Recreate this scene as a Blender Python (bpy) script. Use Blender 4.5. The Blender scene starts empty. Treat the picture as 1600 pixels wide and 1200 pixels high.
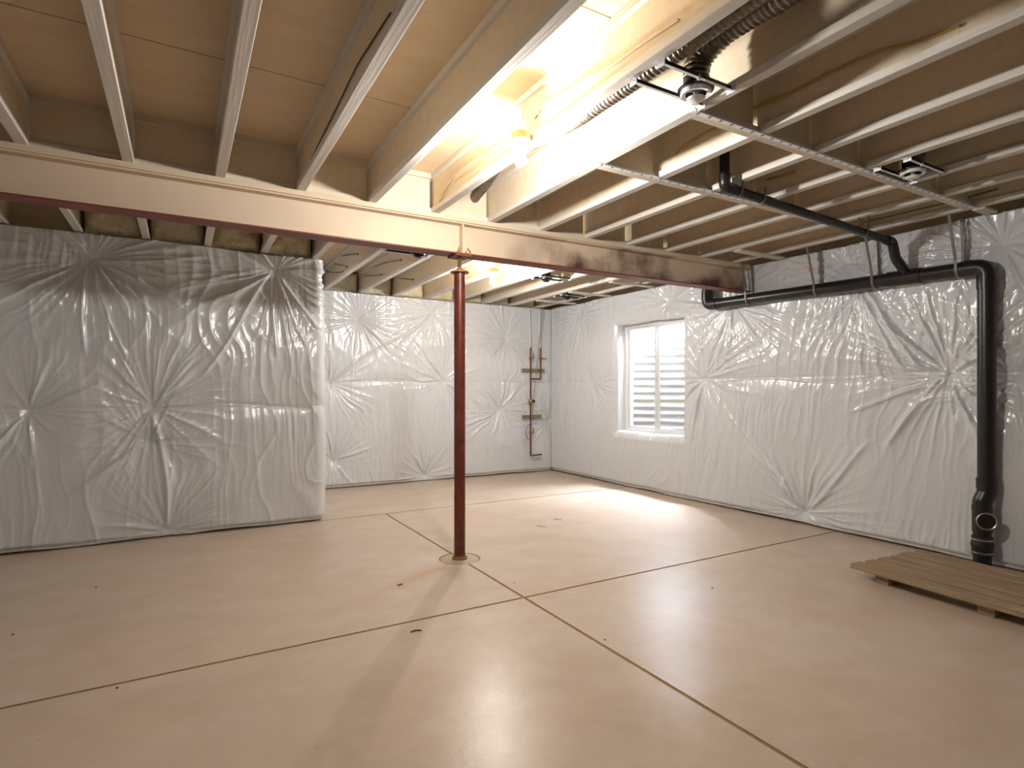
import bpy, bmesh, math, random
import numpy as np
from mathutils import Vector, Matrix

# ------------------------------------------------------------------ camera, world, exposure
S = bpy.context.scene
COL = S.collection
YAW = math.radians(30.03); FPX = 894.0; HY = 609.4; CAMH = 1.34
cam = bpy.data.objects.new('camera', bpy.data.cameras.new('camera'))
COL.objects.link(cam)
cam.location = (0, 0, CAMH)
cam.rotation_euler = (math.pi/2, 0, -YAW)
cam.data.sensor_width = 36
cam.data.lens = FPX/1600*36
cam.data.shift_y = (HY-600)/1600
cam.data.clip_start = 0.02
S.camera = cam
W = bpy.data.worlds.new('sky'); S.world = W; W.use_nodes = True
_bg = W.node_tree.nodes['Background']
_bg.inputs[0].default_value = (0.80, 0.89, 1.0, 1)      # overcast daylight
SKY = 165.0
_bg.inputs[1].default_value = SKY
S.view_settings.view_transform = 'Standard'
S.view_settings.look = 'None'
S.view_settings.gamma = 1
S.view_settings.use_curve_mapping = False
S.view_settings.exposure = 0.6
BULB = 1500.0       # the two bare bulbs in view, alike
WARM = (1.0, 0.945, 0.87)

random.seed(4); rng = np.random.default_rng(4)

# ------------------------------------------------------------------ helpers
def px_dir(px, py):
    r = (px-800)/FPX; u = (HY-py)/FPX
    return Vector((r*math.cos(YAW)+math.sin(YAW), -r*math.sin(YAW)+math.cos(YAW), u))
def on(px, py, axis, c):
    "point where the sight line of a pixel meets the plane X=c, Y=c or Z=c"
    d = px_dir(px, py); i = 'XYZ'.index(axis)
    t = (c - (CAMH if i == 2 else 0))/d[i]
    return Vector((d.x*t, d.y*t, CAMH+d.z*t))

class MB:
    def __init__(s): s.v = []; s.f = []
    def add(s, vs, fs):
        b = len(s.v); s.v += [tuple(p) for p in vs]; s.f += [tuple(i+b for i in f) for f in fs]
    def box(s, x0, x1, y0, y1, z0, z1, M=None):
        vs = [(x, y, z) for z in (z0, z1) for y in (y0, y1) for x in (x0, x1)]
        if M is not None: vs = [M @ Vector(p) for p in vs]
        s.add(vs, [(0,2,3,1),(4,5,7,6),(0,1,5,4),(2,6,7,3),(0,4,6,2),(1,3,7,5)])
        return s
    def tube(s, pts, rad, n=12, caps=True, smooth_rad=None):
        pts = [Vector(p) for p in pts]; k = len(pts)
        rads = rad if hasattr(rad, '__len__') else [rad]*k
        tang = []
        for i in range(k):
            a = pts[max(i-1, 0)]; b = pts[min(i+1, k-1)]
            tang.append((b-a).normalized())
        up = Vector((0, 0, 1)) if abs(tang[0].z) < .9 else Vector((1, 0, 0))
        nrm = (up - tang[0]*up.dot(tang[0])).normalized()
        vs = []
        for i in range(k):
            nrm = (nrm - tang[i]*nrm.dot(tang[i]))
            nrm = nrm.normalized() if nrm.length > 1e-6 else Vector((1, 0, 0))
            bn = tang[i].cross(nrm)
            for j in range(n):
                a = 2*math.pi*j/n
                vs.append(pts[i] + (nrm*math.cos(a)+bn*math.sin(a))*rads[i])
        fs = [(i*n+j, i*n+(j+1) % n, (i+1)*n+(j+1) % n, (i+1)*n+j) for i in range(k-1) for j in range(n)]
        if caps:
            fs.append(tuple(reversed(range(n)))); fs.append(tuple((k-1)*n+j for j in range(n)))
        s.add(vs, fs); return s
    def lathe(s, prof, o=(0, 0, 0), n=24, axis=(0, 0, 1), close=True):
        ax = Vector(axis).normalized()
        a0 = Vector((1, 0, 0)) if abs(ax.x) < .9 else Vector((0, 1, 0))
        e1 = (a0-ax*a0.dot(ax)).normalized(); e2 = ax.cross(e1); o = Vector(o)
        vs = [o+ax*z+(e1*math.cos(2*math.pi*j/n)+e2*math.sin(2*math.pi*j/n))*max(r, 1e-4) for r, z in prof for j in range(n)]
        k = len(prof)
        fs = [(i*n+j, i*n+(j+1) % n, (i+1)*n+(j+1) % n, (i+1)*n+j) for i in range(k-1) for j in range(n)]
        if close:
            fs.append(tuple(reversed(range(n)))); fs.append(tuple((k-1)*n+j for j in range(n)))
        s.add(vs, fs); return s
    def mesh(s, name, smooth=None):
        m = bpy.data.meshes.new(name); m.from_pydata(s.v, [], s.f); m.validate(); m.update()
        if smooth is not None:
            m.shade_smooth(); m.set_sharp_from_angle(angle=math.radians(smooth))
        return m
    def build(s, name, mat, parent=None, smooth=None, bevel=None, label=None):
        return link(name, s.mesh(name, smooth), mat, parent, bevel, label)

def link(name, me, mat, parent=None, bevel=None, label=None):
    if mat is not None and not me.materials: me.materials.append(mat)
    o = bpy.data.objects.new(name, me); COL.objects.link(o)
    if parent is not None: o.parent = parent
    if bevel:
        b = o.modifiers.new('bevel', 'BEVEL'); b.width = bevel; b.segments = 2; b.limit_method = 'ANGLE'
    if label: o['label'] = label
    return o
def empty(name, loc, label, cat, group=None):
    o = bpy.data.objects.new(name, None); COL.objects.link(o); o.location = loc
    o.empty_display_size = .05
    return tag(o, label, cat, group)
def tag(o, label=None, cat=None, group=None, kind=None):
    if label: o['label'] = label
    if cat: o['category'] = cat
    if group: o['group'] = group
    if kind: o['kind'] = kind
    return o
def struct(o): o['kind'] = 'structure'; return o
def catmull(pts, n=8):
    P = [Vector(p) for p in pts]; P = [P[0]*2-P[1]]+P+[P[-1]*2-P[-2]]; out = []
    for i in range(1, len(P)-2):
        for k in range(n):
            t = k/n
            a, b, c, d = P[i-1], P[i], P[i+1], P[i+2]
            out.append(.5*((2*b)+(c-a)*t+(2*a-5*b+4*c-d)*t*t+(3*b-a-3*c+d)*t**3))
    out.append(P[-2]); return out
def bend(pts, r, n=8):
    "polyline with its corners rounded to radius r"
    P = [Vector(p) for p in pts]; out = [P[0]]
    for i in range(1, len(P)-1):
        a = (P[i-1]-P[i]).normalized(); b = (P[i+1]-P[i]).normalized()
        ang = a.angle(b); d = min(r/math.tan(ang/2), .49*(P[i-1]-P[i]).length, .49*(P[i+1]-P[i]).length)
        p0 = P[i]+a*d; p2 = P[i]+b*d
        for k in range(n+1):
            t = k/n; out.append(p0*(1-t)**2+P[i]*2*t*(1-t)+p2*t*t)
    out.append(P[-1]); return out

# ------------------------------------------------------------------ materials
def nodes(name):
    m = bpy.data.materials.new(name); m.use_nodes = True
    nt = m.node_tree; b = nt.nodes['Principled BSDF']; return m, nt, b
def N(nt, typ, **kw):
    n = nt.nodes.new(typ)
    for k, v in kw.items():
        if k.startswith('i_'): n.inputs[k[2:].replace('_', ' ')].default_value = v
        else: setattr(n, k, v)
    return n
def coords(nt, scale=(1, 1, 1), src='Object'):
    tc = N(nt, 'ShaderNodeTexCoord'); mp = N(nt, 'ShaderNodeMapping')
    nt.links.new(tc.outputs[src], mp.inputs[0]); mp.inputs['Scale'].default_value = scale
    return mp.outputs[0]
def noise(nt, vec, scale, detail=4, rough=.55):
    n = N(nt, 'ShaderNodeTexNoise'); n.inputs['Scale'].default_value = scale
    n.inputs['Detail'].default_value = detail; n.inputs['Roughness'].default_value = rough
    nt.links.new(vec, n.inputs['Vector']); return n.outputs['Fac']
def ramp(nt, fac, stops):
    r = N(nt, 'ShaderNodeValToRGB'); e = r.color_ramp.elements
    while len(e) < len(stops): e.new(.5)
    for i, (p, c) in enumerate(stops):
        e[i].position = p; e[i].color = (*c, 1) if len(c) == 3 else c
    nt.links.new(fac, r.inputs[0]); return r.outputs[0]
def mix(nt, fac, a, b, typ='MIX'):
    m = N(nt, 'ShaderNodeMix', data_type='RGBA', blend_type=typ)
    for s, v in ((m.inputs[0], fac), (m.inputs[6], a), (m.inputs[7], b)):
        if hasattr(v, 'node'): nt.links.new(v, s)
        elif isinstance(v, tuple): s.default_value = (*v, 1)
        else: s.default_value = v
    return m.outputs[2]
def math_(nt, op, a, b=0.0, c=None, clamp=False):
    m = N(nt, 'ShaderNodeMath', operation=op, use_clamp=clamp)
    for s, v in zip(m.inputs, (a, b, c)):
        if v is None: continue
        if hasattr(v, 'node'): nt.links.new(v, s)
        else: s.default_value = v
    return m.outputs[0]
def bump(nt, b, h, strength, dist=.01):
    n = N(nt, 'ShaderNodeBump'); n.inputs['Strength'].default_value = strength; n.inputs['Distance'].default_value = dist
    nt.links.new(h, n.inputs['Height']); nt.links.new(n.outputs[0], b.inputs['Normal'])
def simple(name, col, rough=.5, metal=0, spec=.5, var=.12, scale=30, bmp=0):
    m, nt, b = nodes(name)
    f = noise(nt, coords(nt), scale)
    c = mix(nt, f, tuple(x*(1-var) for x in col), tuple(min(1, x*(1+var)) for x in col))
    nt.links.new(c, b.inputs['Base Color'])
    b.inputs['Roughness'].default_value = rough; b.inputs['Metallic'].default_value = metal
    b.inputs['Specular IOR Level'].default_value = spec
    if bmp: bump(nt, b, f, bmp)
    return m
def wood(name, lo, hi, sc, rough=.7, fleck=.0, fleckcol=(.2, .13, .07), bmp=.25):
    m, nt, b = nodes(name)
    v = coords(nt, sc); f = noise(nt, v, 1.0, 6, .6)
    c = ramp(nt, f, [(.3, lo), (.7, hi)])
    f2 = noise(nt, coords(nt), 1.3, 3)
    c = mix(nt, math_(nt, 'MULTIPLY', f2, .25), c, tuple(x*.78 for x in lo))
    if fleck:
        k = noise(nt, coords(nt, (sc[0]*2.6, sc[1]*2.6, sc[2]*2.6)), 1.0, 4, .65)
        k = ramp(nt, k, [(fleck, (0, 0, 0)), (fleck+.14, (1, 1, 1))])
        c = mix(nt, math_(nt, 'MULTIPLY', k, .5), c, fleckcol)
    nt.links.new(c, b.inputs['Base Color']); b.inputs['Roughness'].default_value = rough
    b.inputs['Specular IOR Level'].default_value = .25
    bump(nt, b, f, bmp, .004)
    return m
M_WEB = wood('oversprayed_osb', (.735, .625, .465), (.82, .715, .56), (16, 16, 16), .8, .62, (.33, .23, .13))
M_FLANGE = wood('oversprayed_flange', (.68, .645, .59), (.80, .775, .735), (60, 1.6, 60), .75, 0, bmp=.5)
M_BLOCKFL = wood('oversprayed_flange_cross', (.68, .60, .49), (.78, .70, .59), (1.6, 60, 60), .75, 0)
M_PLY = wood('oversprayed_plywood', (.74, .585, .405), (.82, .67, .49), (2.5, 9, 9), .8, .63, (.40, .28, .16))
M_NAILER = wood('oversprayed_lumber', (.64, .52, .37), (.76, .645, .49), (1.5, 40, 40), .7)
M_LUMBER = wood('white_sprayed_lumber', (.66, .63, .57), (.78, .75, .70), (3, 30, 30), .75)
M_PALLET = wood('weathered_pallet_wood', (.25, .17, .10), (.52, .39, .26), (42, 2.2, 42), .75, .66, (.10, .06, .03), .6)
M_CLEAT = wood('green_tinged_lumber', (.20, .19, .09), (.36, .33, .19), (6, 30, 30), .8)
M_ABS = simple('black_abs', (.012, .011, .011), .33, var=.3)
M_BLACK = simple('black_steel', (.012, .012, .014), .4, .3)
M_RUBBER = simple('rubber_coupling', (.02, .018, .017), .6)
M_BAND = simple('steel_band', (.50, .48, .46), .35, 1)
M_GALV = simple('galvanised_steel', (.84, .89, .94), .35, .25, var=.08, scale=60)
M_SLOT = simple('slot_dark', (.03, .03, .03), .8)
M_STRAP = simple('grey_strap', (.20, .18, .17), .5, .3)
M_ROMEX = simple('yellow_cable', (.46, .30, .06), .5)
M_TANCABLE = simple('tan_cable', (.62, .50, .30), .5)
M_GREENCABLE = simple('green_cable', (.08, .20, .07), .5)
M_BLACKCABLE = simple('black_cable', (.03, .025, .02), .5)
M_GREYCABLE = simple('grey_cable', (.22, .24, .27), .5)
M_PEX = simple('white_pex', (.85, .86, .88), .3)
M_COPPER = simple('copper', (.17, .06, .03), .42, .5, var=.35, scale=25)
M_BRASS = simple('brass', (.30, .20, .07), .35, .9)
M_REDH = simple('red_handle', (.35, .03, .03), .45)
M_PLASTICW = simple('white_plastic', (.82, .82, .80), .35, var=.03)
M_PORC = simple('porcelain', (.85, .82, .76), .3, var=.03)
M_BOX = simple('tan_box', (.60, .38, .15), .5)
M_VINYL = simple('white_vinyl', (.82, .83, .84), .3, var=.02)
M_FLEX = simple('foil_duct', (.19, .16, .125), .34, .4, var=.55, scale=30, bmp=.8)
M_CHIP = simple('debris', (.12, .08, .05), .8)
M_ORANGE = simple('orange_foam', (.60, .20, .05), .8, var=.3)
M_TAPE = simple('clip_orange', (.75, .16, .04), .5)

def m_emit(name, col, s):
    m, nt, b = nodes(name)
    b.inputs['Base Color'].default_value = (.9, .9, .88, 1)
    b.inputs['Emission Color'].default_value = (*col, 1); b.inputs['Emission Strength'].default_value = s
    return m
def m_concrete():
    m, nt, b = nodes('beige_concrete')
    v = coords(nt)
    big = noise(nt, v, .75, 5, .6); mid = noise(nt, v, 3.1, 6, .65); fine = noise(nt, v, 70, 3)
    c = ramp(nt, big, [(.30, (.555, .44, .34)), (.50, (.625, .52, .42)), (.70, (.68, .59, .50))])
    c = mix(nt, math_(nt, 'MULTIPLY', ramp(nt, mid, [(.35, (0, 0, 0)), (.85, (1, 1, 1))]), .6), c, (.47, .34, .245))
    c = mix(nt, math_(nt, 'MULTIPLY', ramp(nt, noise(nt, coords(nt, (1, 1.6, 1)), 1.9, 7, .7), [(.42, (0, 0, 0)), (.80, (1, 1, 1))]), .55), c, (.72, .665, .60))
    c = mix(nt, math_(nt, 'MULTIPLY', fine, .22), c, (.38, .28, .20))
    c = mix(nt, math_(nt, 'MULTIPLY', ramp(nt, noise(nt, v, 1.4, 8, .72), [(.38, (0, 0, 0)), (.85, (1, 1, 1))]), .40), c, (.52, .355, .22))
    sp = ramp(nt, noise(nt, v, 24, 2), [(.735, (0, 0, 0)), (.76, (1, 1, 1))])
    c = mix(nt, math_(nt, 'MULTIPLY', sp, .4), c, (.25, .17, .11))
    # rust washed out from the foot of the column, trailing along one side
    tc = N(nt, 'ShaderNodeTexCoord'); sx = N(nt, 'ShaderNodeSeparateXYZ'); nt.links.new(tc.outputs['Object'], sx.inputs[0])
    dx = math_(nt, 'SUBTRACT', 1.80, sx.outputs[0]); dy = math_(nt, 'SUBTRACT', sx.outputs[1], 4.08)
    cross = math_(nt, 'ADD', math_(nt, 'MULTIPLY', dx, .50), math_(nt, 'MULTIPLY', dy, .866))
    along = math_(nt, 'SUBTRACT', math_(nt, 'MULTIPLY', dx, .866), math_(nt, 'MULTIPLY', dy, .50))
    cr = math_(nt, 'ABSOLUTE', math_(nt, 'ADD', cross, math_(nt, 'MULTIPLY', math_(nt, 'SUBTRACT', mid, .5), .25)))
    wid = math_(nt, 'ADD', math_(nt, 'MULTIPLY', along, .12), .05)
    k = math_(nt, 'SUBTRACT', 1.0, math_(nt, 'DIVIDE', cr, wid), clamp=True)
    k = math_(nt, 'MULTIPLY', k, math_(nt, 'SUBTRACT', 1.0, math_(nt, 'MULTIPLY', along, .75), clamp=True))
    k = math_(nt, 'MULTIPLY', k, math_(nt, 'GREATER_THAN', along, 0.0))
    c = mix(nt, math_(nt, 'MULTIPLY', k, .75), c, (.50, .27, .09))
    nt.links.new(c, b.inputs['Base Color'])
    nt.links.new(math_(nt, 'MULTIPLY_ADD', big, .25, .20), b.inputs['Roughness'])
    b.inputs['Specular IOR Level'].default_value = .38
    bump(nt, b, math_(nt, 'ADD', math_(nt, 'MULTIPLY', fine, .3), mid), .22, .006)
    return m
M_CONC = m_concrete()
M_JOINT = simple('joint_dirt', (.33, .20, .075), .9, var=.3)
M_PATCH = simple('grout_patch', (.47, .40, .31), .8, var=.25, scale=14, bmp=.4)
M_WALLC = simple('grey_concrete_wall', (.42, .41, .39), .9, bmp=.2)

def m_plastic():
    m, nt, b = nodes('white_poly_sheet')
    v = coords(nt); f = noise(nt, v, 2.2, 4); fine = noise(nt, coords(nt, (1, 1, .55)), 38, 5, .6)
    c = mix(nt, f, (.68, .70, .74), (.75, .77, .805))
    nt.links.new(c, b.inputs['Base Color'])
    b.inputs['Roughness'].default_value = .20; b.inputs['Specular IOR Level'].default_value = .8
    bump(nt, b, fine, .16, .01)
    return m
M_POLY = m_plastic()
def m_batt():
    m, nt, b = nodes('fibreglass_batt')
    v = coords(nt); f = noise(nt, v, 9, 6, .7); g = noise(nt, v, 3.5, 3)
    c = ramp(nt, f, [(.28, (.30, .22, .10)), (.40, (.64, .54, .30)), (.58, (.80, .73, .54))])
    c = mix(nt, ramp(nt, g, [(.40, (0, 0, 0)), (.56, (1, 1, 1))]), c, (.78, .72, .60))
    nt.links.new(c, b.inputs['Base Color']); b.inputs['Roughness'].default_value = .95
    b.inputs['Specular IOR Level'].default_value = .1
    bump(nt, b, f, .7, .02); return m
M_BATT = m_batt()
def m_column():
    m, nt, b = nodes('red_oxide_paint')
    v = coords(nt); f = noise(nt, v, 14, 5); s = noise(nt, v, 120, 2)
    c = ramp(nt, f, [(.3, (.085, .014, .008)), (.7, (.17, .032, .016))])
    c = mix(nt, math_(nt, 'MULTIPLY', ramp(nt, s, [(.70, (0, 0, 0)), (.74, (1, 1, 1))]), .7), c, (.55, .38, .26))
    nt.links.new(c, b.inputs['Base Color']); b.inputs['Roughness'].default_value = .38
    return m
M_COLUMN = m_column()
M_OXIDE = simple('red_oxide_steel', (.18, .036, .02), .5, var=.25)
M_RUST = simple('rusty_steel', (.30, .15, .06), .55, .3, var=.4, scale=60)
def m_beamweb():
    "cream overspray that thins out to bare red oxide along the bottom, ragged patches and runs at the wall end"
    m, nt, b = nodes('beam_overspray')
    tc = N(nt, 'ShaderNodeTexCoord'); sx = N(nt, 'ShaderNodeSeparateXYZ'); nt.links.new(tc.outputs['Object'], sx.inputs[0])
    X = sx.outputs[0]; Z = sx.outputs[2]
    soft = noise(nt, coords(nt), 7, 4)
    side = N(nt, 'ShaderNodeMapRange'); side.inputs[1].default_value = 2.3; side.inputs[2].default_value = 3.1; nt.links.new(X, side.inputs[0])
    blot = noise(nt, coords(nt, (1.9, 1, 2.4)), 1.0, 4, .5); drip = noise(nt, coords(nt, (30, 0, 3.5)), 1.0, 3, .6)
    up = math_(nt, 'MULTIPLY', math_(nt, 'SUBTRACT', Z, 2.415), 4.2)
    k_ = math_(nt, 'SUBTRACT', math_(nt, 'MULTIPLY', math_(nt, 'SUBTRACT', blot, .33), 4.4), up)
    k_ = math_(nt, 'ADD', k_, math_(nt, 'MULTIPLY', math_(nt, 'SUBTRACT', drip, .5), .45))
    k_ = math_(nt, 'MULTIPLY', k_, side.outputs[0])
    bare = N(nt, 'ShaderNodeMapRange'); bare.inputs[1].default_value = -.05; bare.inputs[2].default_value = .75
    nt.links.new(k_, bare.inputs[0])
    cream = mix(nt, soft, (.66, .52, .385), (.75, .615, .47))
    c = mix(nt, math_(nt, 'MULTIPLY', bare.outputs[0], .95), cream, (.085, .028, .018))
    nt.links.new(c, b.inputs['Base Color']); b.inputs['Roughness'].default_value = .6
    bump(nt, b, soft, .1, .004); return m
M_BEAMWEB = m_beamweb()
def m_glass():
    m, nt, b = nodes('window_glass')
    t = N(nt, 'ShaderNodeBsdfTransparent'); gl = N(nt, 'ShaderNodeBsdfGlossy'); gl.inputs['Roughness'].default_value = .02
    mx = N(nt, 'ShaderNodeMixShader'); mx.inputs[0].default_value = .06
    nt.links.new(t.outputs[0], mx.inputs[1]); nt.links.new(gl.outputs[0], mx.inputs[2])
    nt.links.new(mx.outputs[0], nt.nodes['Material Output'].inputs['Surface'])
    return m
M_GLASS = m_glass()
def m_well():
    m, nt, b = nodes('corrugated_galvanised')
    f = noise(nt, coords(nt), 5, 5)
    tc = N(nt, 'ShaderNodeTexCoord'); sx = N(nt, 'ShaderNodeSeparateXYZ'); nt.links.new(tc.outputs['Object'], sx.inputs[0])
    c = mix(nt, f, (.34, .35, .365), (.43, .44, .45))
    z = math_(nt, 'LESS_THAN', math_(nt, 'ABSOLUTE', math_(nt, 'SUBTRACT', sx.outputs[2], 1.20)), .035)
    c = mix(nt, math_(nt, 'MULTIPLY', z, .6), c, (.42, .42, .26))          # dirty lap seam
    nt.links.new(c, b.inputs['Base Color']); b.inputs['Roughness'].default_value = .6; b.inputs['Metallic'].default_value = 0
    return m
M_WELL = m_well()
M_GRAVEL = simple('gravel', (.55, .52, .48), .95, var=.5, scale=60, bmp=1)

# ------------------------------------------------------------------ the setting
XL, XR, YF, YB, YM, XC = -3.2, 5.374, -2.4, 7.97, 6.10, 1.24      # room faces (sheet planes)
JB = 2.690; JT = JB+.302                                            # joist bottom, subfloor underside
JX, JY = 1.916, (3.16, 6.05)                                        # sawn joints
COLX, COLY = 1.916, 4.146
# floor: slabs between sawn joints, with a round isolation joint at the column
floor = struct(MB().box(XL-.3, XR+.4, YF-.3, YB+.4, -.20, -.0045).build('floor', M_JOINT))
def slab(poly, name='slab'):
    m = MB(); n = len(poly)
    m.add([(x, y, 0) for x, y in poly]+[(x, y, -.10) for x, y in poly],
          [tuple(range(n)), tuple(reversed(range(n, 2*n)))]+[(i, n+i, n+(i+1) % n, (i+1) % n) for i in range(n)])
    return m.build(name, M_CONC, floor)
g = .0105
R1 = .165
a0 = math.asin(g/R1)
arcL = [(COLX-R1*math.sin(a), COLY+R1*math.cos(a)) for a in np.linspace(a0, math.pi-a0, 25)]     # top to bottom on the left
arcR = [(COLX+R1*math.sin(a), COLY-R1*math.cos(a)) for a in np.linspace(a0, math.pi-a0, 25)]
x0, x1 = XL-.25, XR+.35
for (ya, yb, mid) in ((YF-.25, JY[0]-g, 0), (JY[0]+g, JY[1]-g, 1)):
    slab([(x0, ya), (JX-g, ya)]+(list(reversed(arcL)) if mid else [])+[(JX-g, yb), (x0, yb)])
    slab([(JX+g, ya), (x1, ya), (x1, yb), (JX+g, yb)]+(list(reversed(arcR)) if mid else []))
slab([(x0, JY[1]+g), (x1, JY[1]+g), (x1, YB+.35), (x0, YB+.35)])
ptc = MB().lathe([(.152, -.1), (.152, -.004), (.146, 0), (.0, .003)], (COLX, COLY, 0), 36).build('grout_patch', M_PATCH, floor, 40)

# concrete walls behind the sheeting
WIN = dict(y0=5.05, y1=6.28, z0=.765, z1=2.25)
def wallbox(name, *b): return struct(MB().box(*b).build(name, M_WALLC))
CF = .10
wallbox('wall_left', XL-.25, XL-.10, YF-.2, YM+CF, 0, JB-.04)
wallbox('wall_front', XL-.25, XR+.3, YF-.25, YF, 0, JT)
wr = MB()
xa, xb = XR+CF, XR+CF+.22
for b in ((xa, xb, YF, WIN['y0']-.04, 0, JB-.04), (xa, xb, WIN['y1']+.04, YB+.3, 0, JB-.04),
          (xa, xb, WIN['y0']-.04, WIN['y1']+.04, 0, WIN['z0']-.04), (xa, xb, WIN['y0']-.04, WIN['y1']+.04, WIN['z1']+.04, JB-.04)):
    wr.box(*b)
struct(wr.build('wall_right', M_WALLC))
wallbox('wall_back', XC-CF-.2, xa, YB+CF, YB+.3, 0, JB-.04)
wm = MB(); wm.box(XL, XC-CF, YM+CF, YM+.3, 0, JB-.04); wm.box(XC-CF-.2, XC-CF, YM+.3, YB+CF, 0, JB-.04)
struct(wm.build('wall_alcove', M_WALLC))
# sill plates and rim boards (trim of the shell)
def trim(n, mat, *boxes):
    m = MB()
    for b in boxes: m.box(*b)
    return struct(m.build('trim_%d' % n, mat))
trim(1, M_LUMBER, (XR+CF-.06, xb, YF, YB+.3, JB-.04, JB-.001))
trim(2, M_LUMBER, (XC-.28, XR+CF-.06, YB+CF-.05, YB+.3, JB-.04, JB-.001))
trim(3, M_LUMBER, (XL, XC-.28, YM+CF-.03, YM+.3, JB-.04, JB-.001), (XC-.32, XC-.10, YM+.3, YB+CF-.05, JB-.04, JB-.001), (XC-.28, XC-.07, YM+.07, YM+.3, JB-.04, JB-.001))
trim(4, M_WEB, (xb-.04, xb, YF, YB+.3, JB, JT))
trim(5, M_WEB, (XC-.3, xb-.04, YB+.26, YB+.3, JB, JT))
trim(6, M_NAILER, (XL-.25, XC-.3, YM+.16, YM+.20, JB, JT), (XC-.32, XC-.3, YM+.2, YB+.26, JB, JT))
trim(7, M_WEB, (XL-.25, XL-.21, YF, YM+.16, JB-.04, JT))
# subfloor of plywood sheets, their ends meeting over joists
FW, FH, WT = .058, .038, .0095
def jr(k): return .244+.4877*k        # right edge of joist k
ceil = struct(MB().box(XL-.3, xb+.1, YF-.3, YB+.35, JT+.020, JT+.06).build('ceiling', M_PLY))
shm = MB().box(-1.2165, 1.2165, -.6055, .6055, 0, .0195).mesh('plywood_sheet'); shm.materials.append(M_PLY)
yy = 3.2-5*1.22; r = 0
while yy < YB+.3:
    for i in range(-3, 4):
        cx = jr(0)-FW/2+(i+.5)*5*.4877+(2*.4877 if r % 2 else 0)
        if cx-1.22 < xb and cx+1.22 > XL-.25:
            o = bpy.data.objects.new('plywood_sheet', shm); COL.objects.link(o)
            o.location = (cx, yy+.61, JT); o.parent = ceil
    yy += 1.22; r += 1

# ------------------------------------------------------------------ steel beam, nailer, column
BB, BT = 2.405, 2.652
beam = empty('steel_beam', (0, 0, 0), 'steel beam with cream overspray and bare red oxide lower edge spanning the ceiling', 'beam')
bx0, bx1 = XL-.2, XR+.02
bw = MB().box(bx0, bx1, COLY-.055, COLY-.047, BB+.01, BT-.01).box(bx0, bx1, COLY-.047, COLY+.047, BB+.01, BT-.01)
MB().box(bx0, bx1, COLY-.0035, COLY+.0035, BB+.0095, BT-.0095).build('web', M_BEAMWEB, beam)
MB().box(bx0, bx1, COLY-.073, COLY+.073, BB, BB+.0105).build('bottom_flange', M_OXIDE, beam, bevel=.002, label='bare red oxide bottom flange')
MB().box(bx0, bx1, COLY-.073, COLY+.073, BT-.0095, BT).build('top_flange', M_BEAMWEB, beam)
for sy in (-1, 1):
    ya, yb = sorted((COLY+sy*.004, COLY+sy*.068))
    MB().box(COLX-.006, COLX+.006, ya, yb, BB+.0105, BT-.0095).build('stiffener', M_BEAMWEB, beam)
tag(MB().box(XL+.10, XR-.065, COLY-.089, COLY+.089, BT, JB-.001).build('nailer_plate', M_NAILER, bevel=.003),
    'long cream wooden nailer plate lying on top of the steel beam', 'wood plate')

col = empty('steel_column', (COLX, COLY, 0), 'round red steel jack post standing on a grout patch under the beam', 'column')
def cb(m, name, mat, smooth=40, bevel=None, label=None):
    o = m.build(name, mat, col, smooth, bevel, label); o.location = (0, 0, 0); return o
cb(MB().lathe([(.0445, .012), (.0445, 2.27)], n=32), 'pipe', M_COLUMN)
cb(MB().lathe([(.062, .002), (.062, .014), (.05, .018), (.05, .03)], n=28), 'base_plate', M_RUST, label='rusty base plate')
cb(MB().lathe([(.074, 2.270), (.074, 2.279), (.066, 2.283)], n=28), 'cap_plate', M_RUST, label='rusty round cap plate')
cb(MB().lathe([(.030, 2.283), (.026, 2.305), (.017, 2.31)], n=20), 'jack_nut', M_RUST)
prof = []
for i in range(36): prof.append((.0165 if i % 2 else .0135, 2.300+i*.0026))
cb(MB().lathe(prof, n=18), 'jack_screw', M_RUST, label='rusty threaded jack screw')
cb(MB().box(-.07, .07, -.078, .078, 2.392, 2.4045), 'bearing_plate', M_OXIDE)
for sx in (-1, 1):
    cb(MB().tube(bend([(sx*.045, -.06, 2.398), (sx*.05, -.088, 2.392), (sx*.05, -.092, 2.42), (sx*.036, -.070, 2.455)], .012), .006, 8),
       'bent_clip', M_RUST)

# ------------------------------------------------------------------ I-joists and blocking
def joist_meshes(y0, y1):
    L = []
    L.append(('web', MB().box(-WT/2, WT/2, y0, y1, FH-.004, .302-FH+.004).mesh('web'), M_WEB, None))
    L.append(('bottom_flange', MB().box(-FW/2, FW/2, y0, y1, 0, FH).mesh('bottom_flange'), M_FLANGE, .003))
    L.append(('top_flange', MB().box(-FW/2, FW/2, y0, y1, .302-FH, .3015).mesh('top_flange'), M_FLANGE, .003))
    return L
jm_long = joist_meshes(YF+.01, YB+.25); jm_short = joist_meshes(YF+.01, YM+.155)
JLAB = {3: 'cream I-joist carrying the lit bare bulb in front of the steel beam',
        1: 'cream I-joist with a thin black wire stapled along its web',
        5: 'cream I-joist with a yellow cable stapled along its web',
        2: 'cream I-joist over the end of the projecting left wall',
        4: 'cream I-joist at whose edge both slotted straps start',
        6: 'cream I-joist carrying the lit bulb beyond the steel beam',
        7: 'cream I-joist with a short yellow cable stub on its web',
        8: 'cream I-joist on the window side of the diffuser nearer the window wall',
        9: 'cream I-joist second closest to the window wall',
        10: 'cream I-joist running closest along the window wall'}
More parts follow.
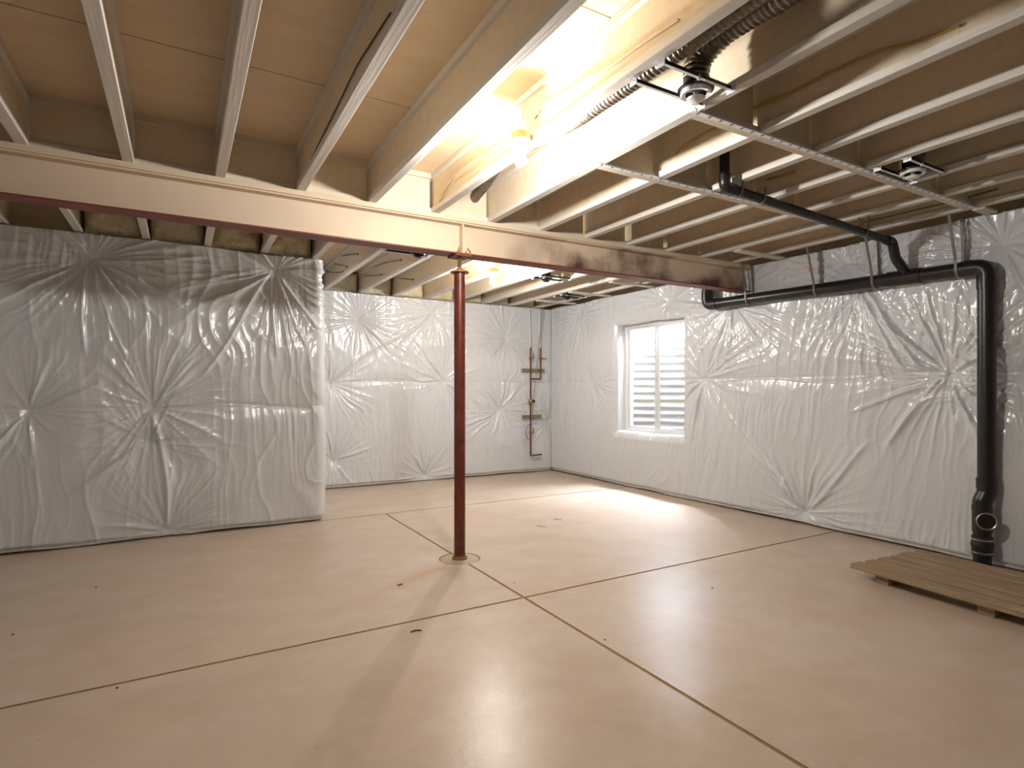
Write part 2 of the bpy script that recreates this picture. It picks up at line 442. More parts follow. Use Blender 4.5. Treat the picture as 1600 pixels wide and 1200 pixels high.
for k in range(-7, 11):
    c = jr(k)-FW/2
    long_ = c > XC-.3
    o = empty('i_joist', (c, 0, JB), JLAB.get(k, 'cream oversprayed I-joist ending above the projecting left wall'), 'joist',
              None if k in JLAB else 'I-joists above the left wall')
    for nm, me, mt, bv in (jm_long if long_ else jm_short): link(nm, me, mt, o, bv)

def blocking(k, y, label, group):
    "I-joist offcut between joist k and k+1; its web stops at the flange edges, leaving slits beside the joist webs"
    xa, xb_ = jr(k)+.001, jr(k+1)-FW-.001
    o = empty('joist_blocking', ((xa+xb_)/2, y, JB), label, 'blocking', group)
    h = (xb_-xa)/2
    key = 'blk'
    if key not in _bm:
        _bm[key] = [('web', MB().box(-h, h, -WT/2, WT/2, FH-.004, .302-FH+.004).mesh('web'), M_WEB),
                    ('bottom_flange', MB().box(-h, h, -FW/2, FW/2, .0005, FH).mesh('bottom_flange'), M_BLOCKFL),
                    ('top_flange', MB().box(-h, h, -FW/2, FW/2, .302-FH, .3012).mesh('top_flange'), M_BLOCKFL)]
    for nm, me, mt in _bm[key]: link(nm, me, mt, o)
_bm = {}
for k in range(-7, 10):
    blocking(k, COLY-.03, 'cream blocking panel on the steel beam, pierced by the thin ribbed duct' if k == 3 else 'cream blocking panel between joists on top of the steel beam',
             None if k == 3 else 'blocking on the steel beam')
for k in range(4, 10): blocking(k, 2.735, 'cream blocking panel between joists in the row above the short slotted strap', 'blocking above the short strap')
for k in range(4, 10): blocking(k, 1.99, 'cream blocking panel between joists in the row above the long slotted strap', 'blocking above the long strap')

# flat brace boards from the outer joists to the window wall
for (y, xs, lab) in ((3.675, 4.62, 'white flat brace board under the joists beside the steel beam end'),
                     (1.93, 5.09, 'white flat brace board under the joists at the end of the long slotted strap'),
                     (5.52, 4.60, 'white flat brace board under the joists above the window'),
                     (6.38, 4.60, 'white flat brace board under the joists between window and room corner'),
                     (7.22, 4.60, 'white flat brace board under the joists close to the copper pipes')):
    tag(MB().box(xs, XR-.075, y-.040, y+.040, JB-.019, JB-.0005).build('brace_board', M_LUMBER, bevel=.003), lab, 'board', 'brace boards to the window wall')

# ------------------------------------------------------------------ plastic faced insulation blankets
def lat(n, m, seed): return np.random.default_rng(seed).random((n, m))
def vnoise(x, y, seed):
    T = lat(64, 64, seed); xi = np.floor(x).astype(int); yi = np.floor(y).astype(int)
    fx = x-xi; fy = y-yi; fx = fx*fx*fx*(fx*(fx*6-15)+10); fy = fy*fy*fy*(fy*(fy*6-15)+10)
    a = T[xi % 64, yi % 64]; b = T[(xi+1) % 64, yi % 64]; c = T[xi % 64, (yi+1) % 64]; d = T[(xi+1) % 64, (yi+1) % 64]
    return (a*(1-fx)+b*fx)*(1-fy)+(c*(1-fx)+d*fx)*fy
def ridged(x, y, seed): return 1-np.abs(2*vnoise(x, y, seed)-1)
def blanket_height(U, V, tufts, seam, ridges, seed, vtop, lean=0):
    rg = np.random.default_rng(seed)
    dm = np.full(U.shape, 1e9)
    for (u, v, s) in tufts: dm = np.minimum(dm, np.hypot(U-u, V-v)/s)
    H = .055*(1-np.exp(-(dm/.42)**1.5))
    H *= 1-.30*np.exp(-((V-seam)/.09)**2)
    H -= .010*np.exp(-np.abs(V-seam)/.010)
    # slack folds
    w = vnoise(U*.9, V*.9, seed+9)
    W1 = 1.6*vnoise(U*1.3+3, V*1.3, seed+71)+.35*U
    H += .012*(ridged(U*7+2.2*vnoise(U*2, V*2, seed+1)+lean*V*5, V*.6+W1, seed+2)**3)*w
    H += .009*(ridged(U*15+lean*V*8+2*vnoise(U*3, V*3, seed+21), V*1.0+1.5*W1, seed+3)**3)*vnoise(U*1.5, V*1.5, seed+4)
    H += .007*(ridged(U*27+lean*V*12+2*vnoise(U*4, V*3, seed+22), V*1.5+2*W1, seed+33)**2.5)*np.clip(2.2*vnoise(U*1.7+5, V*1.9, seed+34)-.8, 0, 1)
    H += .010*(vnoise(U*2.3, V*2.3, seed+5)-.5)
    for (u, v, s) in tufts:
        du = U-u; dv = V-v; rho = np.hypot(du, dv)
        m = rho < 1.6*s
        th = np.arctan2(dv[m], du[m]); rr = rho[m]
        a = np.zeros(th.shape)
        th2 = th+.10*(vnoise(rr*5+u*7, th*1.0+9, seed+6)-.5)
        for k in (9, 14, 21, 30, 41):
            p = rg.random()*6.28; q = rg.random()*6.28; wl = 6.283*rr/k
            g_ = (1-np.abs(np.sin(k*.5*th2+p+.7*vnoise(rr*3+k, th*1.5+30, seed+k))))**2.2
            a += g_*np.clip(.35+.75*np.sin(2*th+q)+.5*np.sin(5*th+2*q), 0, 1.3)*np.minimum(wl*.27, .022)*np.clip((wl-.022)/.02, 0, 1)
        env = np.exp(-(rr/(.50*s))**1.5)
        reach = .55+.9*vnoise(th*2.2+20, rr*0+u, seed+8)
        H[m] += 1.25*a*env*reach
        H[m] -= .030*np.exp(-rr/.05)
    for (ua, va, ub, vb, wd, am) in ridges:
        d = np.hypot(ub-ua, vb-va); tx, ty = (ub-ua)/d, (vb-va)/d
        t = (U-ua)*tx+(V-va)*ty; n = (U-ua)*-ty+(V-va)*tx
        n = n+.03*np.sin(t*4+ua*5)
        e = np.clip(t/.06, 0, 1)*np.clip((d-t)/.12, 0, 1)
        H += am*np.exp(-np.abs(n/wd)**1.6)*e
    # hem rolls in at the floor, sags in at the top
    H *= np.clip(V/.06, 0.5, 1)
    H += .022*np.exp(-((vtop-V)/.10)**2)*(vnoise(U*3, V*0, seed+12))
    return H
def path_lines(segs, step, rad=.05):
    "points and normals along straight runs joined by rounded corners"
    P = []; Nn = []
    for i, (a, b, n) in enumerate(segs):
        a = np.array(a, float); b = np.array(b, float); L = np.linalg.norm(b-a); k = max(2, int(L/step))
        for t in np.linspace(0, 1, k+1): P.append(a+(b-a)*t); Nn.append(np.array(n, float))
        if i+1 < len(segs):
            n2 = np.array(segs[i+1][2], float); c = b-np.array(n)*rad
            for t in np.linspace(0, 1, 8)[1:-1]:
                v = (1-t)*np.array(n)+t*n2; v /= np.linalg.norm(v); P.append(c+v*rad); Nn.append(v)
    P = np.array(P); Nn = np.array(Nn)
    u = np.concatenate([[0], np.cumsum(np.linalg.norm(np.diff(P, axis=0), axis=1))])
    return P, Nn, u
def blanket(label, segs, vtop, tufts, seam, ridges, seed, step=.0092, hole=None, lean=0, near=None, shift=0.0):
    P, Nn, u = path_lines(segs, step)
    vs = np.linspace(.012, vtop, int(vtop/step))
    if hole:                                            # snap grid lines to the opening
        for h in hole[:2]: u[np.argmin(np.abs(u-h))] = h
        for h in hole[2:]: vs[np.argmin(np.abs(vs-h))] = h
        P = np.array(segs[0][0])+np.outer(u, (np.array(segs[0][1])-np.array(segs[0][0]))/u[-1])
    U, V = np.meshgrid(u, vs, indexing='ij')
    H = blanket_height(U, V, tufts, seam, ridges, seed, vtop, lean)
    H += shift
    if near: H = near(U, V, H)
    e_ = np.minimum(U-u[0], u[-1]-U); H *= np.clip(e_/.07, 0, 1)**.6
    Vz = V.copy(); Us = np.zeros_like(U)
    Vz += (vnoise(U*2.5, V*0+3, seed+30)-.35)*.018*np.exp(-(V/.12))              # uneven hem
    Vz += (vnoise(U*1.8, V*0+7, seed+31)-.5)*.018*np.clip((V-vtop+.15)/.15, 0, 1)
    if hole:
        du = np.maximum(np.maximum(hole[0]-U, U-hole[1]), 0); dv = np.maximum(np.maximum(hole[2]-V, V-hole[3]), 0)
        d = np.hypot(du, dv); H *= np.clip(d/.09, 0, 1)**.7
        fall = np.exp(-d/.08)
        Vz += np.where(V > (hole[2]+hole[3])/2, 1, -1)*fall*.022*(vnoise(U*4, V*0+1, seed+40)-.25)
        Us += np.where(U > (hole[0]+hole[1])/2, 1, -1)*fall*.016*(vnoise(V*5, U*0+2, seed+41)-.3)
        tan = (np.array(segs[0][1])-np.array(segs[0][0]))/u[-1]
    X = P[:, 0][:, None]+Nn[:, 0][:, None]*H; Y = P[:, 1][:, None]+Nn[:, 1][:, None]*H
    if hole: X = X+Us*tan[0]; Y = Y+Us*tan[1]
    nu, nv = U.shape
    # turn the hem and the head back towards the wall
    def back(j, z):
        return X[:, j]-Nn[:, 0]*.085, Y[:, j]-Nn[:, 1]*.085, z
    bx_, by_, bz_ = back(0, Vz[:, 0]+.012); tx_, ty_, tz_ = back(nv-1, Vz[:, -1]-.012)
    X = np.column_stack([bx_, X, tx_]); Y = np.column_stack([by_, Y, ty_]); Z = np.column_stack([bz_, Vz, tz_]); nv += 2
    co = np.stack([X, Y, Z], -1).reshape(-1, 3)
    I, J = np.meshgrid(np.arange(nu-1), np.arange(nv-1), indexing='ij')
    q = np.stack([I*nv+J, (I+1)*nv+J, (I+1)*nv+J+1, I*nv+J+1], -1).reshape(-1, 4)
    rim = None
    if hole:
        uc = (u[I]+u[I+1])/2; vfull = np.concatenate([[0], vs, [vtop]]); vc = (vfull[J]+vfull[J+1])/2
        ins = ((uc > hole[0]) & (uc < hole[1]) & (vc > hole[2]) & (vc < hole[3])).reshape(-1)
        q = q[~ins]
        i0, i1 = np.argmin(np.abs(u-hole[0])), np.argmin(np.abs(u-hole[1])); j0, j1 = np.argmin(np.abs(vs-hole[2]))+1, np.argmin(np.abs(vs-hole[3]))+1
        loop = [i*nv+j0 for i in range(i0, i1)]+[i1*nv+j for j in range(j0, j1)]+[i*nv+j1 for i in range(i1, i0, -1)]+[i0*nv+j for j in range(j1, j0, -1)]
        rim = co[loop]
    me = bpy.data.meshes.new('insulation_blanket')
    me.vertices.add(len(co)); me.vertices.foreach_set('co', co.ravel())
    me.loops.add(q.size); me.loops.foreach_set('vertex_index', q.ravel().astype(np.int32))
    me.polygons.add(len(q)); me.polygons.foreach_set('loop_start', np.arange(0, q.size, 4, dtype=np.int32))
    me.update(calc_edges=True); me.validate(); me.shade_smooth()
    o = link('insulation_blanket', me, M_POLY)
    tag(o, label, 'insulation')
    return o, rim

# right wall: u = Y - YF
def tr(px, py, s=1.0):
    p = on(px, py, 'X', XR); return (p.y-YF-.03, p.z, s)
def rr_(a, b, w, am):
    p = on(*a, 'X', XR); q = on(*b, 'X', XR); return (p.y-YF-.03, p.z, q.y-YF-.03, q.z, w, am)
tuR = [tr(1483, 585, 1.1), tr(1100, 592, 1.0), tr(1316, 414, .8), tr(1566, 383, 1.0), tr(1045, 471, .8), tr(907, 490, .8), tr(1145, 476, 1.2),
       tr(1255, 800, .8), tr(925, 600, .7), tr(1345, 452, 1.2), tr(1590, 590, .9)]
tuR += [(.4, 1.47, 1), (1.6, 1.5, 1), (2.5, 2.4, 1), (.5, 2.4, 1), (1.4, .5, .8), (3.2, 1.47, 1)]
riR = [rr_((1345, 452), (1450, 575), .018, .030), rr_((1340, 460), (1425, 580), .012, .018), rr_((1480, 590), (1380, 700), .02, .022),
       rr_((1483, 585), (1110, 598), .010, -.010), rr_((1110, 600), (1240, 780), .018, .018), rr_((1255, 800), (1180, 700), .02, .022),
       rr_((1475, 600), (1330, 640), .015, .018), rr_((1262, 795), (1370, 690), .02, .02)]
def near_drain(U, V, H):
    y = U+YF+.03; main = np.abs(V-(2.277+(y-2.107)*.018)) < .13; main &= (y > 1.75) & (y < 4.75)
    st = (np.abs(y-1.945) < .14) & (V < 2.42); rs = (np.abs(y-4.594) < .13) & (V > 2.2)
    H = np.where((V > 2.2) & (y > 1.9) & (y < 4.3), np.minimum(H, .058), H)
    return np.where(main | st | rs, np.minimum(H, .044), H)
hole = (WIN['y0']-YF-.03, WIN['y1']-YF-.03, WIN['z0'], WIN['z1'])
blR, rim = blanket('white plastic insulation blanket on the window wall, tufted, wrinkled and cut round the window',
              [((XR, YF+.03), (XR, YB), (-1, 0))], JB-.012, tuR, 1.47, riR, 11, hole=hole, lean=.25, near=near_drain, shift=-.012)
# plastic turned into the window reveal
n = len(rim); m = MB(); vs = []
for k, t in enumerate((0, .12, .5, 1.0)):
    for i, p in enumerate(rim):
        vs.append((p[0]+t*(XR+.125-p[0]), p[1]+(0 if k < 2 else random.uniform(-.004, .004)), p[2]+(0 if k < 2 else random.uniform(-.004, .004))))
m.add(vs, [(k*n+i, k*n+(i+1) % n, (k+1)*n+(i+1) % n, (k+1)*n+i) for k in range(3) for i in range(n)])
m.build('reveal_wrap', M_POLY, blR, 60)
# back wall: u = X - XC
def tb(px, py, s=1.0):
    p = on(px, py, 'Y', YB); return (p.x-XC-.02, p.z, s)
def rb_(a, b, w, am):
    p = tb(*a); q = tb(*b); return (p[0], p[1], q[0], q[1], w, am)
tuB = [tb(676, 489), tb(693, 596, 1.1), tb(663, 742, .7), tb(515, 600, .8), tb(790, 530, .8), tb(858, 655, .8), tb(780, 640, .9), tb(560, 500, .8), tb(520, 720, .7)]
riB = [rb_((530, 585), (676, 490), .015, .022), rb_((693, 597), (510, 595), .01, -.008), rb_((663, 742), (655, 640), .02, .02)]
blanket('white plastic insulation blanket on the back wall behind the copper pipes',
        [((XC-.1+.12, YB), (XR+.01, YB), (0, -1))], JB-.012, tuB, 1.46, riB, 23, lean=.1, near=lambda U, V, H: np.where(U > 3.35, np.minimum(H, .065), H))
# projecting wall on the left, wrapped round its corner: u = X - XL
def tl(px, py, s=1.0):
    p = on(px, py, 'Y', YM); return (p.x-XL, p.z, s)
def rl_(a, b, w, am):
    p = tl(*a); q = tl(*b); return (p[0], p[1], q[0], q[1], w, am)
tuL = [tl(147, 403, 1.1), tl(430, 424, 1.35), tl(45, 643, .6), tl(238, 636, .85), tl(262, 828, .7), tl(232, 690, .6), (.4, 2.35, 1), (.9, 1.17, 1), (1.3, 2.4, .8), (5.3, 2.3, 1), (5.6, 1.2, 1)]
riL = [rl_((240, 640), (265, 832), .022, .035), rl_((240, 637), (500, 633), .012, -.012), rl_((137, 410), (135, 560), .014, .022), rl_((150, 410), (200, 575), .014, .018),
       rl_((425, 430), (310, 590), .016, .020), rl_((440, 430), (495, 520), .016, .022), rl_((428, 430), (426, 560), .012, .016), rl_((236, 632), (310, 560), .016, .02),
       rl_((232, 690), (100, 770), .016, .016), rl_((415, 425), (300, 445), .014, .016), rl_((150, 405), (330, 405), .016, .016)]
blanket('white plastic insulation blanket wrapped round the corner of the projecting left wall',
        [((XL, YM), (XC-.05, YM), (0, -1)), ((XC, YM+.05), (XC, YB-.02), (1, 0))], JB-.012, tuL, 1.18, riL, 37, lean=.07)
tag(blanket('white plastic insulation blanket on the side wall that meets the projecting left wall',
        [((XL, YM-.10), (XL, YF+.02), (1, 0))], JB-.012, [(1, 1.2, 1), (3, 1.3, 1), (2, 2.3, 1), (5, 1.2, 1), (6.5, 2.2, 1)], 1.18, [], 51, step=.03)[0])

# fibreglass batts stuffed between joist ends above the walls
def batt(k, y, seed, label, group, zt=None, depth=.12, shrink=0.0):
    xa, xb_ = jr(k)+.004+shrink, jr(k+1)-FW-.004
    w = xb_-xa; zt = zt or JT-.012
    nx, nz = 26, 18
    u = np.linspace(0, 1, nx); v = np.linspace(0, 1, nz); U, V = np.meshgrid(u, v, indexing='ij')
    bul = (1-(2*U-1)**6)*(1-(2*V-1)**6)
    Y = y-.02-bul*.045-.05*vnoise(U*4, V*3, seed)*bul-.02*vnoise(U*11, V*8, seed+1)
    X = xa+U*w; Z = JB+.006+V*(zt-JB-.006)*(1-.10*vnoise(U*3, V*0, seed+2))
    f = np.stack([X, Y, Z], -1).reshape(-1, 3); b = np.stack([X, np.full_like(Y, y+depth), Z], -1).reshape(-1, 3)
    m = MB(); n = nx*nz
    fs = [(i*nz+j, (i+1)*nz+j, (i+1)*nz+j+1, i*nz+j+1) for i in range(nx-1) for j in range(nz-1)]
    loop = [i*nz for i in range(nx)]+[(nx-1)*nz+j for j in range(1, nz)]+[i*nz+nz-1 for i in range(nx-2, -1, -1)]+[j for j in range(nz-2, 0, -1)]
    fs += [(loop[i], n+loop[i], n+loop[(i+1) % len(loop)], loop[(i+1) % len(loop)]) for i in range(len(loop))]
    m.add([tuple(p) for p in f]+[tuple(p) for p in b], fs)
    tag(m.build('insulation_batt', M_BATT, smooth=50), label, 'insulation', group)
for k in range(-2, 2): batt(k, YM+.085, 60+k, 'yellow fibreglass batt stuffed between joists above the projecting left wall', 'batts above the left wall', depth=.06)
for k in range(2, 10): batt(k, YB+.09, 80+k, 'yellowed fibreglass batt stuffed between joists above the back wall', 'batts above the back wall')

# ------------------------------------------------------------------ window and its well
xw = XR+.125
win = struct(MB().box(xw, xw+.07, WIN['y0']-.03, WIN['y0']+.012, WIN['z0']-.03, WIN['z1']+.03)
             .box(xw, xw+.07, WIN['y1']-.035, WIN['y1']+.03, WIN['z0']-.03, WIN['z1']+.03)
             .box(xw, xw+.07, WIN['y0']+.012, WIN['y1']-.035, WIN['z0']-.03, WIN['z0']+.03)
             .box(xw, xw+.07, WIN['y0']+.012, WIN['y1']-.035, WIN['z1']-.03, WIN['z1']+.03).build('window_1', M_VINYL, bevel=.003))
ym = 5.672
for (ya, yb, xo) in ((WIN['y0']+.012, ym+.028, .008), (ym-.028, WIN['y1']-.035, .038)):
    sa = MB(); z0, z1 = WIN['z0']+.03, WIN['z1']-.03; xs = xw+xo
    sa.box(xs, xs+.026, ya, ya+.03, z0, z1).box(xs, xs+.026, yb-.03, yb, z0, z1).box(xs, xs+.026, ya+.03, yb-.03, z0, z0+.03).box(xs, xs+.026, ya+.03, yb-.03, z1-.03, z1)
    so = sa.build('window_sash', M_VINYL, win, bevel=.002)
    MB().box(xs+.011, xs+.015, ya+.03, yb-.03, z0+.03, z1-.03).build('pane', M_GLASS, so)
# corrugated well outside
well = MB(); R = .95; nz_ = 240; zb, zt = .35, 2.62; yc = (WIN['y0']+WIN['y1'])/2; xo = xb+.0
prof = [(zb+(zt-zb)*i/nz_, .0105*math.sin(2*math.pi*(zb+(zt-zb)*i/nz_)/.112)) for i in range(nz_+1)]
ang = np.linspace(-math.pi/2, math.pi/2, 40); vs = []
for a in ang:
    for z, d in prof: vs.append((xo+(.85+d)*math.cos(a), yc+(1.0+d)*math.sin(a), z))
w_ = nz_+1
well.add(vs, [(i*w_+j, (i+1)*w_+j, (i+1)*w_+j+1, i*w_+j+1) for i in range(len(ang)-1) for j in range(nz_)])
wello = well.build('window_well', M_WELL, None, 80)
tag(wello, 'corrugated galvanised steel window well outside the basement window', 'window well')
gm = MB(); gm.add([(xo-.02, yc-1.0, zb+.08)]+[(xo+.86*math.cos(a), yc+1.01*math.sin(a), zb+.08) for a in ang], [tuple(range(41))])
tag(gm.build('well_gravel', M_GRAVEL), 'gravel bed at the bottom of the window well', 'gravel', kind='stuff')
# scribbled pen marks on the steel
for (px, py, ln) in ((1004, 619, .05), (1012, 617, .04), (1004, 630, .04), (1018, 630, .025), (1066, 553, .03)):
    p = on(px, py, 'X', xo+.79)
    # put the mark on the steel itself
    a = math.asin(max(-1, min(1, (p.y-yc)/1.0)))
    q = Vector((xo+.834*math.cos(a), yc+.983*math.sin(a), p.z))
    pts = [q+Vector((0, -ln+2*ln*i/10, random.uniform(-.012, .012))) for i in range(11)]
    MB().tube(pts, .006, 5).build('pen_mark', M_BLACKCABLE, wello)

# ------------------------------------------------------------------ lamps
def lamp(x, y, zt, mat, label, group, face=-1):
    o = empty('bare_bulb_lamp', (x, y, zt), label, 'lamp', group)
    def b(m, name, mt, sm=40, lab=None): return m.build(name, mt, o, sm, None, lab)
    b(MB().lathe([(.052, -.012), (.052, .028), (.0, .030)], n=24), 'junction_box', M_BOX)
    b(MB().box(-.02, .07, -.02, .02, .005, .025), 'box_bracket', M_BOX)
    h = b(MB().lathe([(.0, -.012), (.058, -.013), (.060, -.026), (.050, -.036), (.034, -.046), (.030, -.062), (.024, -.063)], n=28), 'lamp_holder', M_PORC)
    b(MB().lathe([(.0145, -.055), (.0145, -.078), (.02, -.088), (.028, -.10), (.0315, -.116), (.030, -.131), (.022, -.144), (.010, -.150), (.0, -.151)], n=28, close=False), 'bulb', mat, 80, 'glowing bulb')
    return o
M_BA = M_BB = m_emit('bulb_glow', WARM, BULB)
LA = Vector((jr(3)-FW-.058, 2.66, JB+.012))
lamp(*LA, M_BA, 'lit bare bulb in white holder under a tan box in front of the beam', None)
LB = Vector((jr(6)-FW-.060, 5.72, JB-.005))
lamp(*LB, M_BB, 'lit bare bulb in the bay between the steel beam and the back wall', None)

# ------------------------------------------------------------------ cables
def cable(label, pts, mat, rad=.005, cat='cable', group=None, sm=7, name='cable'):
    return tag(MB().tube(catmull(pts, sm), rad, 8).build(name, mat, None, 60), label, cat, group)
def face(k, side=-1): return jr(k)-FW/2+side*(WT/2+.007)
def onf(k, *pp):
    x = face(k); return [on(px, py, 'X', x) for px, py in pp]
cable('thin black wire stapled along the I-joist web', onf(1, (610, 20), (580, 67), (557, 104), (530, 160), (505, 210), (482, 258), (470, 284)), M_BLACKCABLE, .0035)
cable('yellow cable stapled to the joist above the long slotted strap', onf(5, (1500, 40), (1430, 66), (1380, 78), (1330, 98), (1280, 122), (1235, 145), (1193, 162), (1130, 193), (1090, 214), (1068, 229), (1056, 241)), M_ROMEX, .0065)
cable('short yellow cable stub poking along a joist above the black branch pipe', onf(7, (1197, 281), (1220, 276), (1241, 269)), M_ROMEX, .0065)
cable('green cable along the outer joist next to the window wall', onf(10, (1340, 350), (1400, 336), (1440, 326), (1480, 317), (1560, 295)), M_GREENCABLE, .005)
x3 = face(3)
cable('tan cable drooping along the joist from the lamp box to the beam', onf(3, (690, 305), (712, 270), (742, 246), (770, 232), (800, 214)), M_TANCABLE, .004)
cable('second tan cable running below the first from lamp box to beam', onf(3, (686, 316), (708, 285), (735, 267), (765, 245), (800, 228)), M_TANCABLE, .004)
cable('pair of tan cables running from the lamp up towards the stair end', onf(3, (1060, 30), (1000, 70), (950, 106), (915, 122), (878, 148), (850, 165), (835, 185)), M_TANCABLE, .005)
cable('tan wire loop standing out above the lamp box', [LA+Vector((-.02, .02, .03)), LA+Vector((-.03, .10, .09)), LA+Vector((-.02, .15, .15)), LA+Vector((0, .13, .17)), LA+Vector((0, .07, .10)), LA+Vector((0, .0, .04))], M_TANCABLE, .0028)
cable('tan wire hook curling from the lamp box to the joist', [LA+Vector((0, -.01, .03)), LA+Vector((.01, 0, .12)), LA+Vector((.02, -.03, .19)), LA+Vector((.02, -.10, .18)), LA+Vector((.02, -.15, .08)), LA+Vector((.03, -.20, .07))], M_TANCABLE, .0032)

for i, (k, pp) in enumerate(((3, ((525, 401), (540, 399), (559, 397))), (3, ((522, 412), (533, 414), (542, 417))), (3, ((510, 425), (522, 426), (536, 425))),
                 (4, ((584, 417), (605, 410), (627, 406))), (4, ((567, 430), (580, 431), (596, 429))), (5, ((622, 435), (634, 436), (646, 437))))):
    q = onf(k, *pp); w = MB().tube(catmull(q, 6), .0035, 6); w.tube([q[-1]+Vector((0, 0, -.012)), q[-1]+Vector((0, 0, .012))], .005, 6)
    tag(w.build('wire_stub', M_BLACKCABLE, None, 60), 'thin dark wire stub on a white joist web beyond the steel beam', 'wire', 'wire stubs beyond the beam')
cable('yellow cable stretched across the batts above the projecting left wall', [on(px, py, 'Y', YM+.005) for px, py in ((352, 362), (372, 363), (395, 366), (408, 367))], M_ROMEX, .006)

# ------------------------------------------------------------------ slotted steel straps
def strap(y, xs, xe, label):
    o = empty('slotted_strap', (xs, y, JB), label, 'strap')
    n = int((xe-xs)/.08)
    MB().box(0, xe-xs, -.017, .017, -.0035, -.0006).box(0, xe-xs, -.019, -.016, -.010, -.0006).build('strip', M_GALV, o)
    me = MB().box(-.0045, .0045, -.011, .011, -.0045, -.0034).mesh('slot'); me.materials.append(M_SLOT)
    for i in range(n):
        s = link('slot', me, None, o); s.location = (.04+i*.08, 0, 0)
    MB().box(-.004, -.001, -.017, .017, -.002, .035).build('bent_tab', M_GALV, o)
strap(2.69, jr(4)-FW-.001, 3.62, 'short slotted galvanised strap under the joists nearer the beam')
strap(1.955, jr(4)-FW+.002, 5.08, 'long slotted galvanised strap under the joists reaching towards the window wall')

# ------------------------------------------------------------------ round diffusers on bar hangers with flexible ducts
def diffuser(k, xc, y, label, white=True, dz=0):
    o = empty('ceiling_diffuser', (xc, y, JB+dz), label, 'diffuser')
    xa, xb_ = jr(k)-xc, jr(k+1)-FW-xc
    for sy in (-.083, .083):
        bar = MB().box(xa+.001, xb_-.001, sy-.004, sy+.004, -.006, .014).build('bar_hanger', M_BLACK, o)
        MB().box(xa+.001, xb_-.001, sy-.010, sy+.004, -.008, -.006).build('bar_lip', M_GALV, bar)
        MB().box(xa+.0006, xa+.004, sy-.022, sy+.022, -.02, .022).box(xa-.03, xa+.002, sy-.016, sy+.016, -.0085-dz, -.0065-dz).build('nail_plate', M_GALV, bar)
        MB().box(xb_-.004, xb_-.0006, sy-.022, sy+.022, -.02, .022).box(xb_-.002, xb_+.03, sy-.016, sy+.016, -.0085-dz, -.0065-dz).build('nail_plate', M_GALV, bar)
    MB().lathe([(.054, .0), (.056, .004), (.056, .10), (.050, .10), (.050, 0)], n=28, close=False).build('collar', M_BLACK, o, 40)
    MB().lathe([(.05, -.004), (.078, -.004), (.080, .004), (.060, .012), (.05, .010)], n=32).build('mounting_ring', M_BLACK, o, 40)
    MB().lathe([(.046, -.020), (.064, -.024), (.068, -.016), (.066, -.004), (.05, -.003)], n=32, close=False).build('trim_ring', M_PLASTICW if white else M_BLACK, o, 40)
    MB().lathe([(.0, -.052), (.020, -.051), (.036, -.046), (.041, -.038), (.034, -.034), (.012, -.032), (.010, .0), (.0, .0)], n=28).build('damper_cone', M_PLASTICW if white else M_BLACK, o, 40)
    for a in (.5, 2.6, 4.7):
        c, s = math.cos(a), math.sin(a)
        MB().tube([(c*.01, s*.01, -.006), (c*.052, s*.052, -.008)], .003, 6).build('spoke', M_PLASTICW if white else M_BLACK, o)
    MB().lathe([(.008, -.012), (.008, .008), (.004, .010)], (.074, .083, 0), 10).build('clamp_screw', M_GALV, o)
    MB().lathe([(.008, -.012), (.008, .008), (.004, .010)], (-.074, -.083, 0), 10).build('clamp_screw', M_GALV, o)
    return o
def flex(label, pts, rad=.055):
    p = catmull(pts, 26); out = [p[0]]; acc = 0
    # resample evenly
    res = []; d = 0; step = .0065; last = p[0]; res.append(last)
    for q in p[1:]:
        seg = (q-last).length
        while seg >= step:
            last = last+(q-last).normalized()*step; res.append(last); seg = (q-last).length
    rads = [rad*(1+.07*math.sin(i*6.283/4.0+.6*math.sin(i*.37)))*(1+.03*math.sin(i*.11)) for i in range(len(res))]
    return tag(MB().tube(res, rads, 18).build('flexible_duct', M_FLEX, None, 75), label, 'duct')
D1 = diffuser(3, 2.005, 1.815, 'white round diffuser on bar hangers beside the long slotted strap start')
flex('crinkled foil duct curving up from the diffuser at the strap start', [(2.005, 1.815, JB+.05), (2.01, 1.80, JB+.13), (2.02, 1.70, JB+.185), (2.03, 1.55, JB+.20), (2.03, 1.2, JB+.19), (2.02, .4, JB+.19), (2.0, -1.2, JB+.19)], .056)
D2 = diffuser(7, 3.90, 1.815, 'white round diffuser on bar hangers beside the long strap, nearer the window wall')
flex('dark foil duct running along the joists from the diffuser nearer the window wall', [(3.90, 1.815, JB+.05), (3.90, 1.79, JB+.13), (3.90, 1.66, JB+.17), (3.91, 1.4, JB+.165), (3.92, .8, JB+.165), (3.92, -1.2, JB+.17)], .056)
diffuser(3, 2.02, 5.33, 'black round diffuser on bar hangers directly beyond the steel beam', False)
diffuser(7, 3.80, 5.75, 'small black diffuser on bar hangers over the middle of the far bay', False)
diffuser(9, 4.80, 6.72, 'small black diffuser on bar hangers towards the far room corner', False)
flex('thin ribbed duct lying in the bay beside the lamp joist and entering the beam blocking',
     [(1.79, -1.4, JB+.10), (1.79, .6, JB+.09), (1.80, 1.4, JB+.075), (1.81, 2.0, JB+.075), (1.815, 2.6, JB+.09), (1.86, 3.3, JB+.19), (1.96, 3.75, JB+.195), (2.03, 4.11, JB+.185)], .038)

